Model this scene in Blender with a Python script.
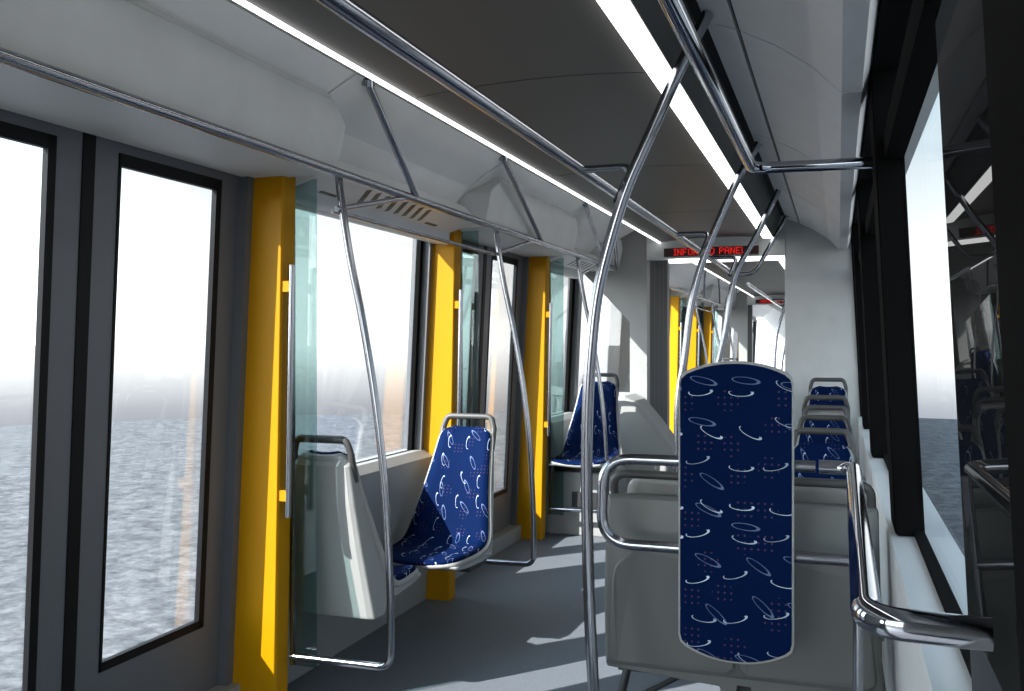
import bpy, math, random
from mathutils import Vector, Matrix
random.seed(4)
for o in list(bpy.data.objects): bpy.data.objects.remove(o)
SC = bpy.context.scene
COL = SC.collection

# ------------------------------------------------------------------ camera
F = 920.0
TH = math.atan(326 / F)
cd = bpy.data.cameras.new('camera'); cam = bpy.data.objects.new('camera', cd); COL.objects.link(cam)
cd.sensor_width = 36; cd.lens = F * 36 / 1024; cd.clip_start = 0.02; cd.clip_end = 2000
cam.location = (0, 0, 1.3); cam.rotation_euler = (math.pi / 2, 0, TH)
SC.camera = cam

# ------------------------------------------------------------------ view, world, sun
SC.view_settings.view_transform = 'Standard'
SC.view_settings.look = 'None'
SC.view_settings.gamma = 1
SC.view_settings.use_curve_mapping = False
SC.view_settings.exposure = 0.38
w = bpy.data.worlds.new('sky'); SC.world = w; w.use_nodes = True
nt = w.node_tree; nt.nodes.clear()
def N(nt, t, **k):
    n = nt.nodes.new(t)
    for a, b in k.items(): setattr(n, a, b)
    return n
geo = N(nt, 'ShaderNodeTexCoord'); sep = N(nt, 'ShaderNodeSeparateXYZ')
nt.links.new(geo.outputs['Generated'], sep.inputs[0])
ramp = N(nt, 'ShaderNodeValToRGB'); r = ramp.color_ramp
r.elements[0].position = 0.0; r.elements[0].color = (.40, .42, .46, 1)
r.elements[1].position = 1.0; r.elements[1].color = (.55, .75, 1.0, 1)
for p, c in ((.452, (.33, .345, .38, 1)), (.468, (.48, .50, .55, 1)), (.480, (.76, .78, .80, 1)), (.5, (1.3, 1.3, 1.3, 1)), (.555, (1.05, 1.1, 1.1, 1)), (.59, (.66, .76, .81, 1)), (.70, (.46, .65, .78, 1))):
    e = r.elements.new(p); e.color = c
mr = N(nt, 'ShaderNodeMapRange'); mr.inputs[1].default_value = -1; mr.inputs[2].default_value = 1
nt.links.new(sep.outputs[2], mr.inputs[0]); nt.links.new(mr.outputs[0], ramp.inputs[0])
noi = N(nt, 'ShaderNodeTexNoise'); noi.inputs['Scale'].default_value = 2.2; noi.inputs['Detail'].default_value = 5
mp = N(nt, 'ShaderNodeMapping'); mp.inputs['Scale'].default_value = (1, 1, 5)
nt.links.new(geo.outputs['Generated'], mp.inputs[0]); nt.links.new(mp.outputs[0], noi.inputs['Vector'])
cr = N(nt, 'ShaderNodeMapRange'); cr.inputs[1].default_value = .5; cr.inputs[2].default_value = .68; cr.inputs[4].default_value = .7
nt.links.new(noi.outputs[0], cr.inputs[0])
up = N(nt, 'ShaderNodeMath', operation='GREATER_THAN'); up.inputs[1].default_value = 0.0
nt.links.new(sep.outputs[2], up.inputs[0])
mu = N(nt, 'ShaderNodeMath', operation='MULTIPLY'); nt.links.new(cr.outputs[0], mu.inputs[0]); nt.links.new(up.outputs[0], mu.inputs[1])
mx = N(nt, 'ShaderNodeMix', data_type='RGBA'); mx.inputs[7].default_value = (.88, .9, .92, 1)
nt.links.new(mu.outputs[0], mx.inputs[0]); nt.links.new(ramp.outputs[0], mx.inputs[6])
dp_ = N(nt, 'ShaderNodeVectorMath', operation='DOT_PRODUCT'); dp_.inputs[1].default_value = (-.80, -.60, 0)
nt.links.new(geo.outputs['Generated'], dp_.inputs[0])
mz = N(nt, 'ShaderNodeMath', operation='MAXIMUM'); mz.inputs[1].default_value = 0; nt.links.new(dp_.outputs['Value'], mz.inputs[0])
mg = N(nt, 'ShaderNodeMath', operation='MULTIPLY'); nt.links.new(mz.outputs[0], mg.inputs[0]); nt.links.new(up.outputs[0], mg.inputs[1])
ms = N(nt, 'ShaderNodeMath', operation='MULTIPLY_ADD'); ms.inputs[1].default_value = 5.5; ms.inputs[2].default_value = 1.0; nt.links.new(mg.outputs[0], ms.inputs[0])
bg = N(nt, 'ShaderNodeBackground'); nt.links.new(ms.outputs[0], bg.inputs[1])
nt.links.new(mx.outputs[2], bg.inputs[0])
wo = N(nt, 'ShaderNodeOutputWorld'); nt.links.new(bg.outputs[0], wo.inputs[0])

sd = bpy.data.lights.new('sun', 'SUN'); sun = bpy.data.objects.new('sun', sd); COL.objects.link(sun)
sd.energy = 11.0; sd.angle = 0.004; sd.color = (1.0, .98, .95)
SUN = Vector((1.0, 1.13, -1.10)).normalized()
sun.rotation_euler = (-SUN).to_track_quat('Z', 'Y').to_euler()
sun.location = (-6, -4, 6)
SC.cycles.max_bounces = 10; SC.cycles.diffuse_bounces = 6; SC.cycles.glossy_bounces = 5
SC.cycles.transparent_max_bounces = 24; SC.cycles.sample_clamp_indirect = 6
SC.cycles.caustics_reflective = False; SC.cycles.caustics_refractive = False

# ------------------------------------------------------------------ materials
def mat(name, col, rough=.5, metal=0.0, spec=.5, noise=0, nscale=200, bump=0, coat=0):
    m = bpy.data.materials.new(name); m.use_nodes = True
    nt = m.node_tree; b = nt.nodes['Principled BSDF']
    b.inputs['Base Color'].default_value = (*col, 1); b.inputs['Roughness'].default_value = rough
    b.inputs['Metallic'].default_value = metal; b.inputs['Specular IOR Level'].default_value = spec
    b.inputs['Coat Weight'].default_value = coat
    if noise or bump:
        tc = N(nt, 'ShaderNodeTexCoord'); no = N(nt, 'ShaderNodeTexNoise'); no.inputs['Scale'].default_value = nscale
        no.inputs['Detail'].default_value = 4
        nt.links.new(tc.outputs['Object'], no.inputs['Vector'])
        if noise:
            mr = N(nt, 'ShaderNodeMapRange'); mr.inputs[1].default_value = .3; mr.inputs[2].default_value = .7
            mr.inputs[3].default_value = 1 - noise; mr.inputs[4].default_value = 1 + noise
            nt.links.new(no.outputs[0], mr.inputs[0])
            mm = N(nt, 'ShaderNodeMix', data_type='RGBA', blend_type='MULTIPLY'); mm.inputs[0].default_value = 1
            mm.inputs[6].default_value = (*col, 1); nt.links.new(mr.outputs[0], mm.inputs[7])
            nt.links.new(mm.outputs[2], b.inputs['Base Color'])
        if bump:
            bp = N(nt, 'ShaderNodeBump'); bp.inputs['Strength'].default_value = bump; bp.inputs['Distance'].default_value = .002
            nt.links.new(no.outputs[0], bp.inputs['Height']); nt.links.new(bp.outputs[0], b.inputs['Normal'])
    return m
def emis(name, col, s):
    m = bpy.data.materials.new(name); m.use_nodes = True
    b = m.node_tree.nodes['Principled BSDF']
    b.inputs['Base Color'].default_value = (.8, .8, .8, 1) if col[1] > .5 else (.02, 0, 0, 1)
    b.inputs['Emission Color'].default_value = (*col, 1); b.inputs['Emission Strength'].default_value = s
    return m
def glass(name, tint, refl=1.0):
    m = bpy.data.materials.new(name); m.use_nodes = True
    nt = m.node_tree; nt.nodes.clear()
    t = N(nt, 'ShaderNodeBsdfTransparent'); t.inputs[0].default_value = (*tint, 1)
    g = N(nt, 'ShaderNodeBsdfGlossy'); g.inputs['Roughness'].default_value = .0; g.inputs[0].default_value = (1, 1, 1, 1)
    ge = N(nt, 'ShaderNodeNewGeometry'); dt = N(nt, 'ShaderNodeVectorMath', operation='DOT_PRODUCT')
    nt.links.new(ge.outputs['Normal'], dt.inputs[0]); nt.links.new(ge.outputs['Incoming'], dt.inputs[1])
    ab = N(nt, 'ShaderNodeMath', operation='ABSOLUTE'); nt.links.new(dt.outputs['Value'], ab.inputs[0])
    iv = N(nt, 'ShaderNodeMath', operation='SUBTRACT'); iv.inputs[0].default_value = 1; nt.links.new(ab.outputs[0], iv.inputs[1])
    pw = N(nt, 'ShaderNodeMath', operation='POWER'); pw.inputs[1].default_value = 5; nt.links.new(iv.outputs[0], pw.inputs[0])
    f = N(nt, 'ShaderNodeMath', operation='MULTIPLY_ADD'); f.inputs[1].default_value = .96; f.inputs[2].default_value = .04; nt.links.new(pw.outputs[0], f.inputs[0])
    k = N(nt, 'ShaderNodeMath', operation='MULTIPLY'); k.inputs[1].default_value = refl; k.use_clamp = True
    x = N(nt, 'ShaderNodeMixShader'); o = N(nt, 'ShaderNodeOutputMaterial')
    nt.links.new(f.outputs[0], k.inputs[0]); nt.links.new(k.outputs[0], x.inputs[0])
    nt.links.new(t.outputs[0], x.inputs[1]); nt.links.new(g.outputs[0], x.inputs[2]); nt.links.new(x.outputs[0], o.inputs[0])
    return m
def fabric():
    m = bpy.data.materials.new('navy_fabric'); m.use_nodes = True
    nt = m.node_tree; b = nt.nodes['Principled BSDF']; b.inputs['Roughness'].default_value = .8
    b.inputs['Specular IOR Level'].default_value = .06
    uv = N(nt, 'ShaderNodeUVMap'); uv.uv_map = 'UVMap'
    L = nt.links.new
    def M(op, a, bb=None, c=None):
        n = N(nt, 'ShaderNodeMath', operation=op)
        for i, v in enumerate((a, bb, c)):
            if v is None: continue
            if isinstance(v, (int, float)): n.inputs[i].default_value = v
            else: L(v, n.inputs[i])
        return n.outputs[0]
    def ring_layer(scale, off, a, bb, wdt, arc, rot0, rotr):
        mp = N(nt, 'ShaderNodeMapping'); mp.inputs['Location'].default_value = off
        L(uv.outputs[0], mp.inputs[0])
        v = N(nt, 'ShaderNodeTexVoronoi', voronoi_dimensions='2D', feature='F1'); v.inputs['Scale'].default_value = scale
        v.inputs['Randomness'].default_value = .4
        L(mp.outputs[0], v.inputs['Vector'])
        d = N(nt, 'ShaderNodeVectorMath', operation='SUBTRACT')
        L(mp.outputs[0], d.inputs[0]); L(v.outputs['Position'], d.inputs[1])
        cs = N(nt, 'ShaderNodeSeparateColor'); L(v.outputs['Color'], cs.inputs[0])
        ang = M('ADD', M('MULTIPLY', cs.outputs[0], rotr), rot0)
        vr = N(nt, 'ShaderNodeVectorRotate', rotation_type='Z_AXIS'); L(d.outputs[0], vr.inputs['Vector']); L(ang, vr.inputs['Angle'])
        s = N(nt, 'ShaderNodeSeparateXYZ'); L(vr.outputs[0], s.inputs[0])
        x = M('DIVIDE', s.outputs[0], a); y = M('DIVIDE', s.outputs[1], bb)
        rr = M('SQRT', M('ADD', M('MULTIPLY', x, x), M('MULTIPLY', y, y)))
        # stroke swells towards one end
        wv = M('MULTIPLY_ADD', x, wdt * .45, wdt)
        k = M('LESS_THAN', M('ABSOLUTE', M('SUBTRACT', rr, 1.0)), wv)
        if arc is not None:
            k = M('MULTIPLY', k, M('LESS_THAN', y, arc))
        return M('MULTIPLY', k, M('GREATER_THAN', cs.outputs[1], .08)), cs
    k1, c1 = ring_layer(9.5, (0, 0, 0), .032, .0100, .08, .35, -.3, .8)
    k2, c2 = ring_layer(8.0, (.347, .211, 0), .036, .0090, .09, None, .1, .7)
    # dot clusters
    mp = N(nt, 'ShaderNodeMapping'); mp.inputs['Location'].default_value = (.15, .43, 0); L(uv.outputs[0], mp.inputs[0])
    v = N(nt, 'ShaderNodeTexVoronoi', voronoi_dimensions='2D'); v.inputs['Scale'].default_value = 9; v.inputs['Randomness'].default_value = .7
    L(mp.outputs[0], v.inputs['Vector'])
    near = M('LESS_THAN', v.outputs['Distance'], .27)
    s = N(nt, 'ShaderNodeSeparateXYZ'); L(uv.outputs[0], s.inputs[0])
    def fr(o):
        return M('SUBTRACT', M('FRACT', M('MULTIPLY', o, 55.0)), .5)
    fx, fy = fr(s.outputs[0]), fr(s.outputs[1])
    dot = M('LESS_THAN', M('ADD', M('MULTIPLY', fx, fx), M('MULTIPLY', fy, fy)), .03)
    dots = M('MULTIPLY', M('MULTIPLY', dot, near), .35)
    # cloth speckle
    no = N(nt, 'ShaderNodeTexNoise'); no.inputs['Scale'].default_value = 500; L(uv.outputs[0], no.inputs['Vector'])
    m1 = N(nt, 'ShaderNodeMix', data_type='RGBA'); m1.inputs[6].default_value = (.0003, .0065, .038, 1); m1.inputs[7].default_value = (.0008, .011, .06, 1)
    L(no.outputs[0], m1.inputs[0])
    m2 = N(nt, 'ShaderNodeMix', data_type='RGBA'); L(dots, m2.inputs[0]); L(m1.outputs[2], m2.inputs[6]); m2.inputs[7].default_value = (.16, .09, .16, 1)
    m3 = N(nt, 'ShaderNodeMix', data_type='RGBA'); L(M('MULTIPLY', k2, .45), m3.inputs[0]); L(m2.outputs[2], m3.inputs[6]); m3.inputs[7].default_value = (.28, .36, .6, 1)
    m4 = N(nt, 'ShaderNodeMix', data_type='RGBA'); L(M('MULTIPLY', k1, M('MULTIPLY_ADD', c1.outputs[2], .5, .5)), m4.inputs[0]); L(m3.outputs[2], m4.inputs[6]); m4.inputs[7].default_value = (.62, .72, .85, 1)
    L(m4.outputs[2], b.inputs['Base Color'])
    return m

M_ = dict(
    white=mat('white_lining', (.74, .74, .73), .5, noise=.03, nscale=3),
    cove=mat('cove_panel_white', (.90, .90, .89), .45, noise=.03, nscale=4),
    grey=mat('grey_lining', (.32, .32, .31), .5, noise=.03, nscale=5),
    header=mat('header_grey', (.62, .63, .62), .5, noise=.05, nscale=6),
    tray=mat('ceiling_grey', (.14, .135, .125), .5, spec=.2, noise=.04, nscale=120),
    seam=mat('seam_black', (.01, .01, .01), .8),
    chrome=mat('brushed_steel', (.35, .36, .39), .18, 1.0),
    chrome2=mat('polished_steel', (.46, .47, .51), .08, 1.0),
    yellow=mat('yellow_paint', (.52, .24, .0), .45, spec=.2),
    door=mat('door_grey', (.125, .13, .14), .45, noise=.05, nscale=150, bump=.1),
    rubber=mat('black_rubber', (.006, .006, .007), .5, spec=.15),
    blk=mat('black_frame', (.006, .006, .006), .8, spec=.03),
    floor=mat('floor_speckled', (.135, .15, .17), .6, noise=.35, nscale=260),
    plastic=mat('seat_plastic', (.34, .34, .33), .42),
    shellback_shaded=mat('shell_plastic_shaded', (.135, .14, .132), .42),  # seat plastic with a darkened colour, standing in for shade on the double seat
    rail=mat('handle_plastic', (.065, .063, .06), .45),
    dark=mat('dark_metal', (.025, .025, .027), .5),
    gang=mat('gangway_dark', (.09, .09, .09), .7),
    teal=mat('vent_teal', (.04, .13, .12), .5),
    fabric=fabric(),
    glass=glass('window_glass', (.96, .968, .97), 1.5),
    glassr=glass('window_glass_right', (.95, .97, .98), .10),
    screen=glass('partition_glass', (.62, .74, .73), 1.0),
    light=emis('lamp_white', (1, 1, 1), 2.6),
    panel=mat('display_black', (.035, .003, .003), .6),
    led=emis('led_red', (1.0, .02, .015), .75),
)

g_ = glass('glossy_black', (0, 0, 0), 1.0); nt = g_.node_tree
for n_ in list(nt.nodes):
    if n_.type == 'BSDF_TRANSPARENT':
        d_ = N(nt, 'ShaderNodeBsdfDiffuse'); d_.inputs[0].default_value = (.012, .012, .012, 1)
        l_ = n_.outputs[0].links[0].to_socket; nt.links.new(d_.outputs[0], l_); nt.nodes.remove(n_)
    elif n_.type == 'MIX_SHADER':
        for l_ in list(n_.inputs[0].links): nt.links.remove(l_)
        n_.inputs[0].default_value = .13
M_['gblk'] = g_
# ------------------------------------------------------------------ mesh helpers
class MB:
    def __init__(s): s.v = []; s.f = []; s.uv = {}; s.smooth = []
    def add(s, vs, fs, sm=False):
        b = len(s.v); s.v += [tuple(p) for p in vs]
        for f in fs: s.f.append(tuple(b + i for i in f)); s.smooth.append(sm)
        return b
    def box(s, a, b, fn=None):
        x0, y0, z0 = a; x1, y1, z1 = b
        vs = [(x, y, z) for z in (z0, z1) for y in (y0, y1) for x in (x0, x1)]
        if fn: vs = [fn(*p) for p in vs]
        s.add(vs, [(0, 2, 3, 1), (4, 5, 7, 6), (0, 1, 5, 4), (2, 6, 7, 3), (0, 4, 6, 2), (1, 3, 7, 5)])
        return s
    def prism(s, pts, y0, y1, axis='y', fn=None):      # polygon of (x,z) extruded along y, or (y,z) along x, or (x,y) along z
        n = len(pts)
        def P(p, t):
            q = (p[0], t, p[1]) if axis == 'y' else ((t, p[0], p[1]) if axis == 'x' else (p[0], p[1], t))
            return fn(*q) if fn else q
        vs = [P(p, y0) for p in pts] + [P(p, y1) for p in pts]
        fs = [tuple(range(n))[::-1], tuple(range(n, 2 * n))] + [(i, (i + 1) % n, n + (i + 1) % n, n + i) for i in range(n)]
        s.add(vs, fs); return s
    def strip(s, pts, y0, y1, th, sm=True):            # thin bent panel: profile in xz with thickness th upwards/outwards
        n = len(pts); out = []
        for i, p in enumerate(pts):
            a = Vector(pts[max(0, i - 1)]); b = Vector(pts[min(n - 1, i + 1)]); d = (b - a).normalized()
            nn = Vector((-d.y, d.x))
            if nn.y < -.1 or (abs(nn.y) <= .1 and th < 0): nn = -nn
            out.append((p[0] + nn.x * abs(th), p[1] + nn.y * abs(th)))
        vs = [(p[0], y, p[1]) for y in (y0, y1) for p in pts] + [(p[0], y, p[1]) for y in (y0, y1) for p in out]
        A, B, C_, D = 0, n, 2 * n, 3 * n; fs = []
        for i in range(n - 1):
            fs += [(A + i, A + i + 1, B + i + 1, B + i), (C_ + i, D + i, D + i + 1, C_ + i + 1),
                   (A + i, C_ + i, C_ + i + 1, A + i + 1), (B + i, B + i + 1, D + i + 1, D + i)]
        fs += [(A, B, D, C_), (A + n - 1, C_ + n - 1, D + n - 1, B + n - 1)]
        s.add(vs, fs); return s
    def tube(s, path, r, n=14, cap=True, flat=None):
        P = [Vector(p) for p in path]; rings = []; t0 = None; up = None
        for i, p in enumerate(P):
            if i == 0: t = (P[1] - P[0])
            elif i == len(P) - 1: t = P[-1] - P[-2]
            else: t = (P[i + 1] - p).normalized() + (p - P[i - 1]).normalized()
            t.normalize()
            if up is None:
                up = Vector((0, 0, 1)) if abs(t.z) < .9 else Vector((0, 1, 0))
                up = (up - t * up.dot(t)).normalized()
            else:
                up = (up - t * up.dot(t)).normalized()
            sd_ = t.cross(up)
            rings.append([p + (up * math.cos(a) + sd_ * math.sin(a)) * r for a in [2 * math.pi * k / n for k in range(n)]])
        vs = [q for R in rings for q in R]; fs = []
        for i in range(len(rings) - 1):
            for k in range(n):
                fs.append((i * n + k, i * n + (k + 1) % n, (i + 1) * n + (k + 1) % n, (i + 1) * n + k))
        s.add(vs, fs, True)
        if cap:
            s.add(rings[0], [tuple(range(n))[::-1]]); s.add(rings[-1], [tuple(range(n))])
        return s
    def build(s, name, m, parent=None, bevel=0, smooth=None):
        me = bpy.data.meshes.new(name); me.from_pydata(s.v, [], s.f); me.update()
        for p, sm in zip(me.polygons, s.smooth): p.use_smooth = sm if smooth is None else smooth
        me.materials.append(M_[m] if isinstance(m, str) else m)
        o = bpy.data.objects.new(name, me); COL.objects.link(o)
        import bmesh
        bm = bmesh.new(); bm.from_mesh(me); bmesh.ops.recalc_face_normals(bm, faces=bm.faces); bm.to_mesh(me); bm.free()
        if bevel:
            b = o.modifiers.new('bevel', 'BEVEL'); b.width = bevel; b.segments = 2; b.limit_method = 'ANGLE'; b.angle_limit = math.radians(40)
        if parent: o.parent = parent
        return o

def fillet(pts, r, n=6):
    P = [Vector(p) for p in pts]; out = [P[0]]
    for i in range(1, len(P) - 1):
        a = (P[i - 1] - P[i]); b = (P[i + 1] - P[i]); la, lb = a.length, b.length
        a.normalize(); b.normalize()
        ang = a.angle(b)
        if ang > 3.1: out.append(P[i]); continue
        d = min(r / math.tan(ang / 2), la * .49, lb * .49)
        p0, p1 = P[i] + a * d, P[i] + b * d
        for k in range(n + 1):
            t = k / n; out.append(p0 * (1 - t) ** 2 + P[i] * 2 * t * (1 - t) + p1 * t * t)
    out.append(P[-1]); return out
def smoothpath(pts, k=6):                                # Catmull-Rom
    P = [Vector(p) for p in pts]; P = [P[0] * 2 - P[1]] + P + [P[-1] * 2 - P[-2]]; out = []
    for i in range(1, len(P) - 2):
        for j in range(k):
            t = j / k; a, b, c, d = P[i - 1], P[i], P[i + 1], P[i + 2]
            out.append(.5 * ((2 * b) + (c - a) * t + (2 * a - 5 * b + 4 * c - d) * t * t + (3 * b - a - 3 * c + d) * t ** 3))
    out.append(P[-2]); return out

def empty(name, loc, label=None, cat=None, group=None, rz=0):
    o = bpy.data.objects.new(name, None); COL.objects.link(o); o.location = loc; o.rotation_euler = (0, 0, rz)
    o.empty_display_size = .1
    return tag(o, label, cat, group)
def tag(o, label=None, cat=None, group=None):
    if label: o['label'] = label
    if cat: o['category'] = cat
    if group: o['group'] = group
    return o
def struct(o, label=None, cat=None):
    o['kind'] = 'structure'; return tag(o, label, cat)
def kids(o): return [c for c in bpy.data.objects if c.parent == o]
def dup(o, dy=0, parent=None, label=None):
    c = o.copy(); COL.objects.link(c); c.parent = parent
    if parent is None: c.location = o.location + Vector((0, dy, 0))
    if label: c['label'] = label
    for k in kids(o): dup(k, 0, c)
    return c

FLOOR = -0.08
Y0, Y1 = -0.27, 7.65
PER = 9.02                        # one car section plus its gangway
def wl(x, y, z): return (-2.13 + .05 * z + x, y, z)       # leaning left wall, x = offset from it
def wr(x, y, z): return (.245 - .05 * z + x, y, z)        # leaning right wall
TO_COPY = []                      # (object, label in the second section)

# ------------------------------------------------------------------ floor, walls
o = MB().box((-2.3, Y0 - 1.2, FLOOR - .08), (.42, 28.0, FLOOR)).build('floor', 'floor'); struct(o, 'dark blue-grey speckled floor covering of the aisle', 'floor')

# left wall: sill panels under windows, panels above, between y ranges
DOORS = [(1.42, 2.92), (4.70, 6.20)]
BAYS = [(-.2, 1.36), (2.99, 4.56), (6.30, 7.60)]
m = MB()
for a, b in BAYS:
    m.box((-.14, a, FLOOR), (.02, b + .02, .70), wl)
    m.prism([(-.14, .70), (.02, .70), (-.03, .735), (-.14, .735)], a, b + .02, fn=wl)
for a, b in DOORS:
    m.box((-.14, a - .02, FLOOR), (-.0, b + .02, .02), wl)
m.box((-.14, Y0, .7), (-.04, 1.40, 1.91), wl)  # unseen blank panel added in place of the rearmost window, to cut light
m.box((-.14, Y0, 1.97), (-.05, Y1, 2.5), wl)
o = m.build('wall_left', 'grey'); struct(o, 'light grey lining of the left wall below and above the windows, plus added blocking panel', 'wall'); TO_COPY.append((o, 'left wall lining of the second car section'))
# pillars of the wall hidden behind the yellow ones
m = MB()
for y in (1.36, 2.92, 4.55, 6.2, 7.6):
    m.box((-.14, y - .02, FLOOR), (-.035, y + .085, 2.0), wl)
o = m.build('trim_1', 'door'); struct(o, 'dark upright strips between the doors and windows on the left', 'trim'); TO_COPY.append((o, 'dark wall strips in the second car section'))

# right wall
m = MB()
m.box((-.068, Y0, FLOOR), (.1, Y1, .73), wr)
m.prism([(-.068, .73), (.1, .73), (.1, .755), (-.064, .745)], Y0, Y1, fn=wr)
m.box((-.0, Y0, 2.12), (.04, Y1, 2.5), wr)
o = m.build('wall_right', 'white'); struct(o, 'pale lining and sill ledge along the right side wall', 'wall'); TO_COPY.append((o, 'right wall lining of the second car section'))

# ------------------------------------------------------------------ windows
WINN = [0]
def window(side, y0, y1, z0, z1, label, transom=None, edge=.05, prot=.0, deep=.10):
    WINN[0] += 1
    fn = wl if side == 'L' else wr
    root = empty('window_%d' % WINN[0], (0, 0, 0)); struct(root, label, 'window')
    gx = -.088 if side == 'L' else .02
    if side == 'L': xa, xb = -.10, -.075 + prot
    else: xa, xb = -.045 - prot, .026
    m = MB()
    m.box((xa if y0 > 2 or side == 'L' else -.010, y0, z0), (xb, y0 + edge, z1), fn); m.box((xa, y1 - edge, z0), (xb, y1, z1), fn)
    m.box((xa if side == 'L' else .0, y0 + edge, z0), (xb, y1 - edge, z0 + (.035 if side == 'L' else .02)), fn); m.box((xa, y0 + edge, z1 - .03), (xb, y1 - edge, z1), fn)
    if transom: m.box((xa + .02, y0 + edge, transom - .035), (xb, y1 - edge, transom + .035), fn)
    m.build('frame', 'blk', root)
    MB().box((gx - .003, y0 + .02, z0 + .02), (gx + .003, y1 - .02, z1 - .02), fn).build('pane', 'glass' if side == 'L' else 'glassr', root)
    return root
wa = window('L', 2.985, 4.555, .70, 1.93, 'large left window above the single seats, black framed', edge=.06)
wc = window('L', 6.33, 7.62, .70, 1.93, 'left window beyond the far double doors, black framed', edge=.12)
TO_COPY += [(wa, 'left window over the seats in the second car section'), (wc, 'left window at the far end of the second car section')]
RP = [(1.57, 2.90), (3.13, 4.86), (5.10, 6.50), (6.74, 7.62)]
RL = ['large right window closest to the camera with a hopper pane above', 'second right window along, a thin bright sliver between black pillars',
      'third right window along, beyond two black pillars', 'last right window before the grey end wall']
for (a, b), l in zip(RP, RL):
    x = window('R', a, b, .75, 2.13, l, transom=1.875, edge=.02); TO_COPY.append((x, l.split(',')[0] + ' in the second car section'))
m = MB()
for a, b in ((2.90, 3.13), (4.86, 5.10), (6.50, 6.74)):
    m.box((-.05, a, .75), (.03, b, 2.13), wr)
o = m.build('trim_2', 'blk', bevel=.004); struct(o, 'black upright pillars between the right windows', 'trim'); TO_COPY.append((o, 'black window pillars on the right of the second car section'))
o = MB().box((-.012, .97, .75), (.03, 1.57, 2.13), wr).build('trim_3', 'gblk'); struct(o, 'glossy black glazed panel at the right edge, mirroring the saloon', 'trim')
o = MB().box((-.035, Y0, .75), (.03, .97, 2.13), wr).build('trim_4', 'blk'); struct(o, 'matt black pillar cover at the extreme right edge', 'trim')

# ------------------------------------------------------------------ sliding doors
DN = [0]
def leaf(y0, y1, near_gap, label):
    """door leaf between y0 and y1; near_gap: black rubber edge at y0 side else at y1 side"""
    DN[0] += 1
    root = empty('door_%d' % DN[0], (0, 0, 0)); struct(root, label, 'door')
    xo, xi = -.104, -.076
    if near_gap: g0, g1 = y0 + .11, y0 + .615
    else: g0, g1 = y1 - .60, y1 - .11
    gz0, gz1 = .27, 1.90
    m = MB()
    m.box((xo, y0, .02), (xi, g0, 1.965), wl); m.box((xo, g1, .02), (xi, y1, 1.965), wl)
    m.box((xo, g0, .02), (xi, g1, gz0), wl); m.box((xo, g0, gz1), (xi, g1, 1.965), wl)
    lf = m.build('leaf_frame', 'door', root)
    b = .030; m = MB()
    # stepped black gasket round the pane
    for (a0, a1, c0, c1) in ((g0, g0 + b * .35, gz0, gz1), (g1 - b, g1, gz0, gz1), (g0, g1, gz0, gz0 + b), (g0, g1, gz1 - .04, gz1)):
        m.box((-.092, a0, c0), (xi + .004, a1, c1), wl)
    m.build('window_gasket', 'rubber', lf)
    MB().box((-.088, g0 + .004, gz0 + .01), (-.085, g1 - .01, gz1 - .01), wl).build('pane', 'glass', root)
    ry = y0 if near_gap else y1
    MB().box((xo, ry - .012, .02), (xi + .004, ry + .012, 1.962), wl).build('rubber_edge', 'rubber', root)
    return root
d = []
for k, (a, b) in enumerate(DOORS):
    mid = (a + b) / 2
    where = 'nearest the camera on the left' if k == 0 else 'beyond the single seats on the left'
    d.append(leaf(a, mid - .012, False, 'near leaf of the grey glazed double doors ' + where))
    d.append(leaf(mid + .012, b, True, 'far leaf of the grey glazed double doors ' + where))
TO_COPY += [(d[2], 'near door leaf in the second car section'), (d[3], 'far door leaf in the second car section')]

# ------------------------------------------------------------------ ceiling
SEAMS = [Y0, 1.3, 2.9, 4.5, 6.1, Y1]
def trayz(x): return 2.184 - .12 * (x + .93) ** 2
xs = [-1.39 + (1.39 - .565) * i / 10 for i in range(11)]
m = MB()
for a, b in zip(SEAMS[:-1], SEAMS[1:]):
    m.strip([(x, trayz(x)) for x in xs], a + .005, b - .005, .02)
    m.strip([(-.480, 2.150), (-.474, 2.19), (-.445, 2.27), (-.43, 2.335)], a + .004, b - .004, .015)
o = m.build('ceiling', 'tray', smooth=False); struct(o, 'dark grey arched ceiling tray down the middle of the roof', 'ceiling'); TO_COPY.append((o, 'dark ceiling tray of the second car section'))
m = MB()
m.strip([(x, trayz(x) + .03) for x in xs] + [(-.52, 2.2)], Y0, Y1, .01)
m.box((-1.55, Y0, 2.335), (-.36, Y1, 2.345))
m.box((-1.41, Y0, trayz(-1.4)+.018), (-1.385, Y1, 2.34))
o = m.build('trim_5', 'seam'); struct(o, 'dark backing showing in the ceiling joints', 'trim'); TO_COPY.append((o, 'dark joints in the far ceiling'))
o = MB().box((-2.35, Y0 - 1.2, 2.5), (.45, 28, 2.56)).build('trim_6', 'white'); struct(o, 'roof skin above the ceiling', 'trim')

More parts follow.
